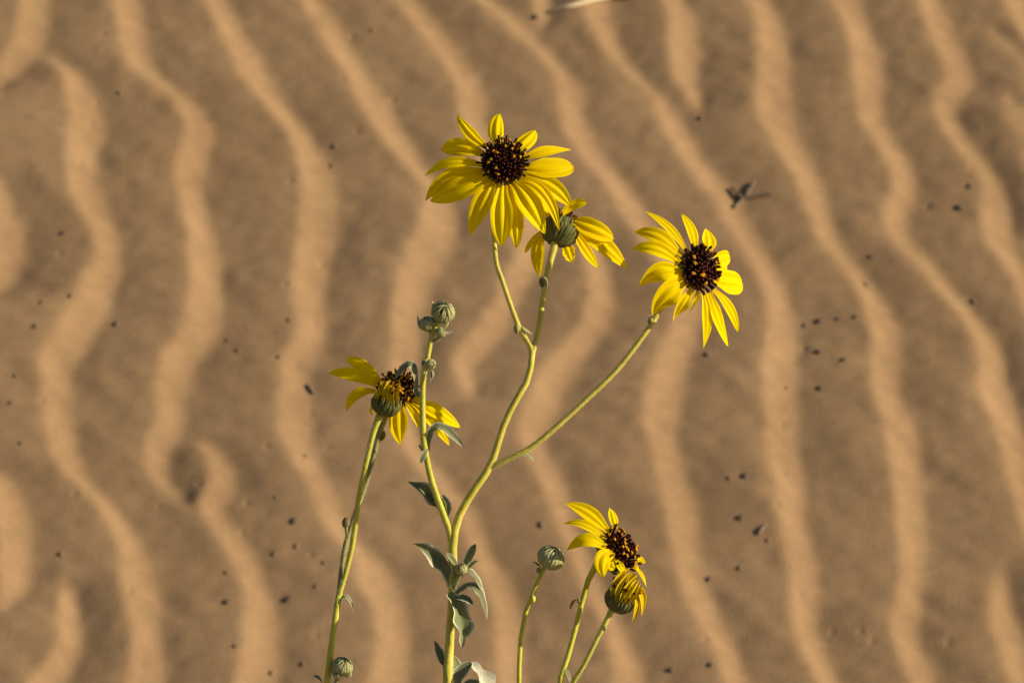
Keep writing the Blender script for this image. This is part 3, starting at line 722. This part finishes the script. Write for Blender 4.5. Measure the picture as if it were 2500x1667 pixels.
# --- flower on the long right branch
z = Zm(3.919, 1500, 480)
pet = []
for b_, m_, t_, w_, kw in [
    ((690,540),(530,310),(295,145),105,dict(dm=16,dt=50,bl=.1,tw=-.5)),
    ((640,570),(430,390),(185,340),165,dict(dm=16,dt=70,bl=.15)),
    ((620,640),(400,505),(165,505),150,dict(dm=10,dt=60,bl=.15)),
    ((650,740),(430,720),(230,872),190,dict(dm=10,dt=70,bl=.15)),
    ((690,800),(510,935),(362,1135),235,dict(dm=4,dt=60,bl=.3)),
    ((740,880),(640,1050),(556,1205),130,dict(dm=14,dt=70,bl=.4)),
    ((790,900),(770,1010),(725,1108),110,dict(dm=20,dt=60,bl=.5,groove=.4)),
    ((850,910),(890,1180),(856,1450),135,dict(dm=10,dt=50,bl=.2,tw=.4)),
    ((910,920),(1000,1180),(1102,1436),150,dict(dm=12,dt=50,bl=.2)),
    ((950,890),(1110,1075),(1196,1300),125,dict(dm=4,dt=30,bl=.15)),
    ((960,795),(1110,815),(1245,828),230,dict(dm=10,dt=34,bl=.7)),
    ((940,630),(1040,590),(1117,562),150,dict(dm=10,dt=20,bl=.7)),
    ((950,690),(1030,665),(1092,680),150,dict(dm=16,dt=26,bl=.6)),
    ((895,530),(905,420),(880,300),160,dict(dm=6,dt=20,bl=.15)),
    ((770,520),(740,330),(645,160),140,dict(dm=6,dt=30,bl=.15,tw=.3))]:
    pet.append(dict(b=z(*b_), m=z(*m_), t=z(*t_), w=w_ / 3.919 * 1.0, **kw))
head(P1, (1703, 656, 4), (0.62, 0.14, 0.77), 43, pet, cup=(0.92, 0.85), N=105, flen=27, open_at=(0.3, 0.85), open_p=0.17, dome=0.42, seed=3,
     label='flower head on the long bent side branch, petals fully lit')

# --- bud cluster at the top of the left branch
bud(P1, (1082, 762, 22), (0.25, 0.62, 0.74), 27, nb=14, seed=1, squash=.92, label='largest round bud of the cluster')
bud(P1, (1043, 790, 14), (-0.25, 0.85, 0.2), 19, nb=11, seed=2, squash=.9)
bud(P1, (1077, 811, 30), (0.65, 0.5, 0.5), 12.5, nb=9, seed=3, squash=.95, tail=1)
bud(P1, (1038, 887, 24), (-0.7, 0.2, 0.68), 9.5, nb=8, seed=4, squash=.8, tail=1)
bud(P1, (1053, 889, 26), (0.55, -0.1, 0.83), 11.5, nb=8, seed=5, squash=.8, tail=1)
P1.stem('bud_stalk', [(1056, 815, 18, 5), (1048, 806, 16, 5.5), (1043, 800, 14, 6)], 'stem_grey', n=10)
P1.stem('bud_stalk', [(1058, 833, 18, 4.5), (1070, 827, 24, 4.5), (1076, 816, 28, 5)], 'stem_grey', n=10)
P1.leaf((1026, 802, 18), (1023, 790, 20), (1019, 766, 22), 8, (0.3, .2, .9), 'bud', 'bract', nt=10, nsd=5, blunt=.05)
P1.leaf((1084, 812, 30), (1096, 812, 32), (1110, 808, 34), 9, (0, .6, .8), 'pale_leaf', 'bract', nt=10, nsd=5, blunt=.1)
P1.leaf((1082, 808, 30), (1092, 795, 33), (1095, 783, 34), 6, (0.6, .1, .8), 'bud', 'bract', nt=10, nsd=5, blunt=.05)
P1.leaf((1050, 900, 24), (1055, 918, 30), (1049, 936, 30), 7, (0.3, .2, .9), 'leaf', 'bract', nt=12, nsd=5, blunt=.05)
P1.leaf((1052, 900, 24), (1058, 912, 30), (1055, 926, 30), 6, (0.6, .2, .8), 'leaf', 'bract', nt=12, nsd=5, blunt=.05)

# --- leaves
P1.leaf((1017, 960, 16), (1004, 890, 22), (963, 926, 10), 20, (0.15, 0.6, 0.75), 'leaf', cup=.2, wave=.02, label='narrow leaf arching over the flower behind')
P1.leaf((1028, 968, 18), (1016, 958, 18), (1015, 940, 20), 13, (0.1, .3, .9), 'leaf', 'leaf', nt=12)
P1.leaf((1045, 1100, 14), (1068, 1040, 22), (1132, 1092, 14), 25, (-0.1, 0.62, 0.75), 'leaf', fold=.25, cup=.2, wave=.03, label='leaf arching from the bud branch')
P1.leaf((1044, 1096, 22), (1034, 1110, 28), (1026, 1130, 26), 15, (0.35, 0.3, 0.88), 'leaf', fold=.2, nt=14)
P1.leaf((1036, 1100, 18), (1028, 1094, 18), (1023, 1084, 16), 6, (0.2, 0.3, 0.9), 'leaf', nt=10)
P1.leaf((1091, 1262, 2), (1056, 1212, 0), (994, 1174, 4), 36, (-0.55, 0.55, 0.60), 'leaf', fold=.45, cup=.35, wave=.14, wfreq=3, blunt=.1, label='wavy leaf crossing behind the bud branch')
P1.leaf((1090, 1258, -4), (1092, 1232, -8), (1076, 1206, -10), 26, (0.6, 0.3, 0.7), 'leaf', fold=.2, wave=.03, blunt=.3, nt=14)
P1.leaf((1100, 1434, 6), (1075, 1368, 12), (1007, 1327, 10), 40, (-0.62, 0.50, 0.58), 'leaf', fold=.4, cup=.4, wave=.13, wfreq=2.5, blunt=.1, label='dark pointed leaf spreading from the main stem')
P1.leaf((1130, 1386, -4), (1147, 1358, -4), (1161, 1327, -6), 24, (-0.45, 0.35, 0.82), 'leaf', fold=.2, cup=.2, wave=.03, blunt=.5)
P1.leaf((1104, 1444, 8), (1146, 1394, 14), (1188, 1475, 4), 25, (0.35, 0.8, 0.45), 'leaf', fold=.2, cup=.15, wave=.04, blunt=.3)
P1.leaf((1106, 1454, 8), (1160, 1434, 22), (1189, 1515, 20), 27, (0.5, 0.65, 0.55), 'leaf', fold=.25, cup=.2, wave=.04, blunt=.35)
P1.leaf((1097, 1446, 12), (1128, 1505, 26), (1128, 1580, 22), 46, (0.25, 0.2, 0.93), 'leaf', fold=.4, cup=.3, wave=.14, wfreq=3, blunt=.15, label='broad leaf hanging in front of the main stem')
P1.leaf((1108, 1460, 16), (1133, 1458, 22), (1155, 1474, 20), 26, (-0.1, 0.85, 0.5), 'leaf', fold=.2, wave=.03, blunt=.6, nt=14)
P1.leaf((1092, 1640, -8), (1076, 1600, -8), (1061, 1563, -10), 22, (0.3, 0.45, 0.8), 'leaf', fold=.3, wave=.04, blunt=.15)
P1.leaf((1103, 1648, -6), (1116, 1625, -8), (1104, 1600, -12), 24, (0.5, 0.3, 0.8), 'leaf', fold=.25, wave=.03, blunt=.4)
P1.leaf((1118, 1388, 12), (1106, 1365, 14), (1090, 1349, 14), 14, (0.3, 0.4, 0.85), 'leaf', 'bract', fold=.2, nt=12)
P1.leaf((1138, 1398, 8), (1150, 1376, 8), (1168, 1369, 8), 11, (0.2, 0.5, 0.8), 'leaf', 'bract', fold=.2, nt=12)
P1.leaf((1222, 1760, 40), (1190, 1668, 56), (1147, 1617, 50), 46, (0.62, 0.30, 0.72), 'pale_leaf', fold=.5, cup=.35, wave=.16, wfreq=3, blunt=.45, label='pale sunlit woolly leaf curling at the foot of the main stem')
P1.leaf((1118, 1676, 56), (1124, 1642, 64), (1152, 1618, 56), 34, (-0.1, 0.5, 0.85), 'leaf', fold=.3, cup=.25, wave=.05, wfreq=2, blunt=.6)
P1.leaf((1215, 1745, 70), (1172, 1672, 78), (1128, 1672, 76), 30, (0.1, 0.8, 0.6), 'leaf', fold=.3, wave=.05, blunt=.4)
P1.leaf((1108, 1690, 12), (1124, 1660, 16), (1108, 1640, 14), 13, (0.5, 0.2, 0.8), 'stem_green' if False else 'bud', 'bract', fold=.3, nt=14, blunt=.1)
P1.leaf((1104, 1690, 12), (1112, 1672, 14), (1104, 1655, 14), 10, (0.3, 0.2, 0.9), 'bud', 'bract', fold=.3, nt=14, blunt=.1)
P1.leaf((1262, 1112, 6), (1284, 1110, 8), (1305, 1128, 8), 14, (0.3, 0.8, 0.5), 'leaf', fold=.2, nt=14, blunt=.3, label='small pale leaf under the long side branch')
bud(P1, (1126, 1389, 20), (0.15, 0.85, 0.45), 14, nb=10, seed=6, squash=1.05, tail=1, label='small unopened bud in the leaf fork')
P1.stem('bud_stalk', [(1108, 1436, 6, 7), (1116, 1418, 12, 7), (1124, 1400, 18, 7)], 'stem_grey', n=10)
# --- nodes and bracts on the branches
P1.knob(1262, 802, 12, 8, 13)
P1.leaf((1272, 796, 12), (1284, 805, 12), (1301, 817, 10), 9, (0.4, 0.7, 0.6), 'bud', 'bract', nt=10, nsd=5, blunt=.05)
P1.knob(1329, 690, -46, 10, 17, 'stem_grey')
P1.leaf((1330, 708, -40), (1322, 692, -36), (1321, 676, -34), 12, (-0.3, 0.2, 0.9), 'bract', 'bract', nt=10, nsd=5, blunt=.3)
P1.knob(1589, 784, -8, 8, 11)
P1.leaf((1588, 778, -4), (1589, 772, 0), (1583, 768, 2), 7, (0, 0.6, 0.8), 'bract', 'bract', nt=8, nsd=5, blunt=.3)

# =========================================================== left plant
P2 = Plant((790, 1700, -125), 'slender sunflower with two twining stalks ending in an overlapping pair of flower heads')
P2.stem('stem', [(795, 1690, -125, 8.6), (800, 1650, -125, 8.4), (810, 1572, -125, 8), (821, 1489, -124, 7.8), (828, 1450, -122, 7.8)], 'stem_green', n=40, down=True)
P2.stem('branch', [(825, 1470, -122, 6.5), (831, 1440, -120, 6.6), (843, 1401, -117, 6.4), (858, 1340, -110, 6.6), (867, 1282, -100, 7), (878, 1208, -88, 7), (890, 1147, -76, 6.6), (908, 1068, -66, 6.8), (918, 1036, -62, 8), (927, 1014, -60, 9.5)], 'stem_green', n=70)
P2.stem('branch', [(826, 1468, -124, 6), (833, 1396, -130, 6), (843, 1331, -134, 6), (858, 1282, -136, 6), (874, 1234, -136, 6), (891, 1186, -134, 6), (911, 1116, -134, 6.2), (926, 1059, -136, 7), (937, 1025, -140, 8), (952, 990, -150, 9)], 'stem_grey', n=70)
z = Zm(6.272, 780, 850)
pet = []
for b_, m_, t_, w_, kw in [
    ((930,500),(660,260),(390,150),190,dict(dm=8,dt=30,bl=.6,cup=-.2)),
    ((880,560),(470,400),(115,380),240,dict(dm=10,dt=40,bl=.2)),
    ((860,660),(560,710),(410,968),160,dict(dm=10,dt=60,bl=.2)),
    ((830,860),(800,950),(790,1028),75,dict(dm=20,dt=60,bl=.3)),
    ((1230,820),(1200,1130),(1242,1478),290,dict(dm=14,dt=60,bl=.2)),
    ((1310,830),(1500,1070),(1690,1475),150,dict(dm=16,dt=60,bl=.2)),
    ((1440,800),(1800,970),(2164,1218),240,dict(dm=10,dt=40,bl=.4)),
    ((1420,830),(1740,1110),(1998,1502),190,dict(dm=14,dt=50,bl=.25)),
    ((1460,740),(1700,880),(1960,960),120,dict(dm=20,dt=50,bl=.3)),
    ((1150,500),(1180,420),(1200,380),110,dict(dm=20,dt=40,bl=.5))]:
    pet.append(dict(b=z(*b_), m=z(*m_), t=z(*t_), w=w_ / 6.272 * 1.05, **kw))
head(P2, (974, 948, -125), (0.16, 0.50, 0.85), 40, pet, cup=(0.95, 0.9), N=95, flen=18, open_at=(0.25, 1), open_p=0.7, dome=0.5, style='red', seed=4,
     label='open flower head partly hidden by the shrivelled one')
pet = []
for b_, m_, t_, w_, kw in [
    ((1190,880),(1200,680),(1235,470),62,dict(zb=40,zm=36,zt=26,bl=.4)), ((1130,850),(1120,700),(1128,545),85,dict(zb=40,zm=42,zt=34,bl=.5)),
    ((1040,830),(1050,690),(1085,540),72,dict(zb=42,zm=46,zt=36,bl=.4)), ((960,800),(1010,640),(1092,485),85,dict(zb=40,zm=42,zt=26,bl=.4)),
    ((890,780),(930,630),(1000,470),95,dict(zb=30,zm=32,zt=14,bl=.3)), ((860,780),(890,690),(945,590),80,dict(zb=26,zm=30,zt=20,bl=.4)),
    ((1090,860),(1080,760),(1050,640),60,dict(zb=44,zm=48,zt=44,bl=.4)), ((1150,820),(1210,640),(1240,520),60,dict(zb=0,zm=0,zt=-10,bl=.4)),
    ((950,760),(1000,600),(1060,500),70,dict(zb=0,zm=0,zt=-10,bl=.4)), ((1030,760),(1080,620),(1150,500),70,dict(zb=-6,zm=-6,zt=-10,bl=.4))]:
    pet.append(dict(b=z(*b_), m=z(*m_), t=z(*t_), w=w_ / 6.272 * 0.8, n=(-.3, -.2, .9), groove=.3, fold=.4, tw=.3, **{**kw, 'bl': max(.05, kw['bl'] - .25)}))
head(P2, (948, 968, -52), (0.28, 0.93, 0.22), 27, pet, cup=(1.1, 1.75), N=50, flen=24, open_at=(0.3, 1), open_p=0.4, dome=0.5, style='red', bracts=15, seed=5, pmat='old_petal',
     label='shrivelled flower head with withered petals standing upright', flare=.5, bract_len=1.15, splay=.3)
P2.leaf((826, 1466, -118), (848, 1456, -114), (865, 1496, -114), 12, (0.3, 0.8, 0.5), 'leaf', fold=.2, nt=16, blunt=.2)
P2.leaf((786, 1664, -120), (777, 1652, -120), (764, 1649, -120), 10, (0.0, 0.8, 0.6), 'leaf', fold=.2, nt=14, blunt=.2)
P2.leaf((925, 1076, -130), (934, 1066, -128), (938, 1050, -128), 12, (0.2, 0.2, 0.95), 'bract', 'bract', nt=10, blunt=.4)
P2.stem('bud_stalk', [(849, 1312, -134, 4), (846, 1298, -132, 3.6), (845, 1286, -132, 4.5)], 'stem_grey', n=8)
bud(P2, (845, 1275, -132), (0.2, 0.95, 0.2), 9, nb=7, seed=8, squash=1.5, tail=1, mat='dry', label='small dried brown bud')
P2.knob(823, 1478, -123, 8.6, 12, 'stem_green')
P2.stem('bud_stalk', [(796, 1745, -124, 5), (814, 1690, -116, 5), (822, 1660, -112, 5), (832, 1642, -110, 6)], 'stem_grey', n=14)
bud(P2, (836, 1626, -108), (0.3, 0.75, 0.55), 24, nb=12, seed=9, squash=.9, tail=1, label='round bud on a short stalk beside the stem')
bud(P2, (823, 1645, -98), (-0.2, 0.4, 0.9), 9.5, nb=7, seed=10, squash=.9, tail=0)
bud(P2, (850, 1644, -100), (0.4, 0.3, 0.9), 8.5, nb=7, seed=11, squash=.9, tail=0)
P2.leaf((815, 1648, -102), (812, 1636, -98), (826, 1622, -96), 8, (-0.3, 0.3, 0.9), 'bud', 'bract', nt=10, nsd=5, blunt=.2)

# =========================================================== bud on its own stalk
P3 = Plant((1267, 1700, -20), 'single bare stalk carrying one closed round green bud')
P3.stem('stem', [(1267, 1690, -20, 5.8), (1267.5, 1640, -20, 5.8), (1268, 1602, -20, 5.6), (1273, 1542, -20, 5.6), (1282, 1498, -18, 5.8), (1296, 1462, -16, 6), (1310, 1423, -14, 5), (1323, 1388, -12, 5), (1333, 1376, -10, 6)], 'stem_green', n=60, down=True)
bud(P3, (1345, 1361, -6), (0.45, 0.80, 0.35), 31.5, nb=15, seed=12, squash=.86, tail=0)
P3.knob(1301, 1462, -12, 7, 10, 'stem_green')
P3.knob(1315, 1392, -12, 6, 8, 'stem_grey')
P3.leaf((1320, 1384, -8), (1312, 1376, -6), (1300, 1370, -6), 7, (0.0, 0.8, 0.6), 'dry', 'bract', nt=10, nsd=5, blunt=.1)

# =========================================================== right plant
P4 = Plant((1384, 1760, -30), 'sunflower with two plain stalks, one tilted open flower and one withered head below it')
P4.stem('stem', [(1366, 1700, -34, 6.8), (1370, 1660, -36, 6.8), (1386, 1602, -40, 6.6), (1404, 1537, -44, 6.6), (1416, 1489, -46, 6.6), (1426, 1444, -50, 7), (1441, 1404, -54, 7.4), (1452, 1378, -54, 8.4), (1464, 1362, -44, 9)], 'stem_green', n=60, down=True)
P4.stem('branch', [(1378, 1790, -26, 6), (1384, 1700, -16, 6), (1401, 1662, -6, 5.8), (1425, 1623, 4, 5.6), (1454, 1566, 14, 5.6), (1475, 1525, 20, 6.2), (1488, 1499, 22, 7), (1494, 1488, 22, 8)], 'stem_green', n=50)
z = Zm(4.9, 1380, 1210)
pet = []
for b_, m_, t_, w_, kw in [
    ((530,450),(290,210),(0,88),185,dict(zb=10,zm=22,zt=16,bl=.2,n=(.25,.5,.8))),
    ((490,520),(230,340),(-32,332),125,dict(zb=26,zm=44,zt=30,bl=.1,n=(.2,.6,.75))),
    ((490,620),(250,520),(20,642),200,dict(zb=44,zm=66,zt=44,bl=.15,n=(.2,.55,.8))),
    ((580,670),(455,750),(458,962),215,dict(zb=50,zm=84,zt=80,bl=.3,n=(.3,.2,.92),cup=-.2)),
    ((590,740),(560,800),(600,850),150,dict(zb=44,zm=60,zt=58,bl=.8,n=(.3,.2,.92),cup=-.3)),
    ((610,750),(660,840),(720,930),90,dict(zb=50,zm=56,zt=46,bl=.4,n=(.5,.3,.8))),
    ((600,400),(570,270),(535,148),120,dict(zb=-20,zm=-26,zt=-40,bl=.2,n=(.5,.1,.85),fold=-.3)),
    ((860,760),(910,780),(952,815),95,dict(zb=-30,zm=-36,zt=-30,bl=.4,n=(.5,.4,.7))),
    ((820,840),(910,940),(972,1090),70,dict(zb=0,zm=10,zt=0,bl=.2,n=(.6,.4,.6))),
    ((790,850),(850,860),(880,890),90,dict(zb=10,zm=14,zt=10,bl=.5,n=(.4,.6,.6)))]:
    pet.append(dict(b=z(*b_), m=z(*m_), t=z(*t_), w=w_ / 4.9 * 1.05, **kw))
head(P4, (1509, 1344, -32), (0.77, 0.42, 0.48), 50, pet, cup=(0.9, 0.8), N=105, flen=22, open_at=(0.2, 0.97), open_p=0.30, dome=0.36, seed=6,
     label='open flower head tilted sideways with swept back petals', splay=.45)
pet = []
for b_, m_, t_, w_, kw in [
    ((545,1210),(610,1020),(735,860),95,dict(zb=24,zm=26,zt=14,bl=.3)), ((600,1250),(650,1080),(770,905),80,dict(zb=32,zm=36,zt=20,bl=.3)),
    ((650,1270),(720,1120),(830,960),85,dict(zb=34,zm=38,zt=24,bl=.3)), ((700,1280),(770,1120),(860,990),80,dict(zb=34,zm=36,zt=24,bl=.4)),
    ((750,1280),(820,1150),(890,1000),75,dict(zb=30,zm=32,zt=18,bl=.3)), ((790,1270),(850,1160),(915,1030),70,dict(zb=22,zm=24,zt=10,bl=.2)),
    ((560,1170),(640,990),(760,880),90,dict(zb=8,zm=4,zt=-6,bl=.4)), ((640,1180),(740,1010),(840,930),120,dict(zb=-4,zm=-6,zt=-10,bl=.5)),
    ((700,1180),(790,1040),(870,960),100,dict(zb=-6,zm=-8,zt=-16,bl=.5)),
    ((850,1120),(930,1220),(908,1452),125,dict(zb=0,zm=6,zt=-10,bl=.2,n=(.6,.1,.75))), ((840,1150),(860,1320),(798,1512),100,dict(zb=6,zm=12,zt=0,bl=.2,n=(.5,.1,.8))),
    ((860,1090),(915,1140),(938,1260),110,dict(zb=-10,zm=-6,zt=-16,bl=.4,n=(.7,.1,.7)))]:
    kw.setdefault('n', (-.2, -.1, .95))
    pet.append(dict(b=z(*b_), m=z(*m_), t=z(*t_), w=w_ / 4.9 * 0.8, groove=.3, fold=.35, **{**kw, 'bl': max(.05, kw['bl'] - .2)}))
head(P4, (1522, 1447, 22), (0.44, 0.87, 0.22), 28, pet, cup=(1.1, 1.75), N=60, flen=22, open_at=(0.3, 1), open_p=0.3, dome=0.5, bracts=15, seed=7, pmat='old_petal',
     label='withered flower head drooping below the open one', flare=.45, bract_len=1.12, splay=.3)
P4.knob(1413, 1464, -46, 4.5, 9, 'stem_grey')
P4.leaf((1407, 1462, -42), (1398, 1470, -40), (1391, 1489, -40), 8, (0.1, 0.3, 0.9), 'dry', 'bract', nt=10, nsd=5, blunt=.1)
P4.leaf((1380, 1628, -30), (1388, 1645, -24), (1392, 1668, -22), 9, (0.5, 0.2, 0.8), 'leaf', nt=12, blunt=.1)
P4.knob(1476, 1530, 20, 6.4, 9, 'stem_grey')

# ------------------------------------------------------------------ things lying on the sand
def pebble_mesh(name, seed):
    r = np.random.default_rng(seed); V, F = [], []
    nu, nv = 9, 6; sx, sy, sz = 1, 0.75 + 0.25 * r.random(), 0.6 + 0.2 * r.random()
    bump = r.normal(size=(nv + 1, nu)) * 0.10
    for i in range(nv + 1):
        ph = math.pi * i / nv
        for j in range(nu):
            th = 2 * math.pi * j / nu; k = 1 + (bump[i, j] if 0 < i < nv else 0)
            V.append((k * sx * math.sin(ph) * math.cos(th), k * sy * math.sin(ph) * math.sin(th), k * sz * math.cos(ph)))
    for i in range(nv):
        for j in range(nu):
            F.append((i * nu + j, (i + 1) * nu + j, (i + 1) * nu + (j + 1) % nu, i * nu + (j + 1) % nu))
    me = bpy.data.meshes.new(name); me.from_pydata(V, [], F); me.materials.append(M['pebble'])
    me.polygons.foreach_set('use_smooth', [True] * len(F)); me.update(); return me
PB = [pebble_mesh('pebble', 900 + i) for i in range(10)]
for me_ in PB[5:]: me_.materials[0] = M['crumb']
for i, (px, py, r_) in enumerate(PEB):
    p = on_sand(px, py); s = r_ * KG * random.uniform(0.62, 0.95)
    dark = r_ >= 10
    o = bpy.data.objects.new('pebble', PB[i % 5 + (0 if dark else 5)]); col.objects.link(o)
    o.location = (p[0], p[1], p[2] + s * 0.08); o.scale = (s * 0.9, s * 1.45, s * 0.42)
    o.rotation_euler = (SLOPE, 0, random.random() * 0.8 - 0.4)
    if dark: tag(o, 'larger dark brown pebble half buried in the rippled sand', 'pebble', 'larger dark brown pebbles on the sand')
    else: tag(o, 'small dull brown pebble half buried in the rippled sand', 'pebble', 'small brown pebbles on the sand')
# two longer crumbs
def lying_tube(name, pts, rad, mat, n=14, lift=0.6):
    w = []
    for (px, py, up), r_ in zip(pts, rad):
        q = on_sand(px, py); w.append(q + np.array([0, 0, r_ * KG * lift + up * KG]))
    return w, [r_ * KG for r_ in rad]
for pts, lab in [([(750,940,0),(757,950,1),(766,962,0)], 'short brown crumb of bark lying behind the pair of flower heads'),
                 ([(1869,1281,0),(1860,1291,1),(1851,1305,0)], 'short bent brown crumb of bark among the pebbles')]:
    w, r_ = lying_tube('bark_crumb', pts, [3.5, 5.5, 4], 'twig', lift=.1); c = w[1]
    V, F = tube([q - c for q in w], r_, n=8, sides=7, wob=.3)
    tag(add_mesh('bark_crumb', V, F, 'twig', loc=c), lab, 'bark')
# dark forked twig
tw = bpy.data.objects.new('dry_twig', None); tc_ = on_sand(1816, 490); tw.location = tuple(tc_); tw.empty_display_size = .02; col.objects.link(tw)
tag(tw, 'dark forked scrap of dry twig on the sand', 'twig')
for nm, pts, rad in [('twig_stem', [(1792,510,0),(1806,499,1),(1819,488,2)], [4, 5, 5.5]), ('twig_arm', [(1817,490,2),(1850,482,2),(1888,476,2)], [5.5, 4.5, 3]),
                     ('twig_arm', [(1819,489,3),(1832,468,4),(1843,447,3)], [5, 4, 3]), ('twig_arm', [(1812,494,3),(1798,476,4),(1785,462,3)], [5, 4, 3])]:
    w, r_ = lying_tube(nm, pts, rad, 'twig', lift=.8)
    V, F = tube([q - tc_ for q in w], r_, n=10, sides=7, wob=.25); add_mesh(nm, V, F, 'twig', tw)
# bleached stick at the far side
pts = [(1345,32,0),(1362,27,1),(1396,20,2),(1447,8,3),(1500,-2,3),(1560,-8,2),(1640,-26,2)]
w, r_ = lying_tube('stick', pts, [4, 6.5, 6.5, 7, 6, 5, 3.5], 'driftwood'); c = w[2]
V, F = tube([q - c for q in w], r_, n=30, sides=9, wob=.2)
tag(add_mesh('stick', V, F, 'driftwood', loc=c), 'bleached pale stick lying on the sand', 'stick')
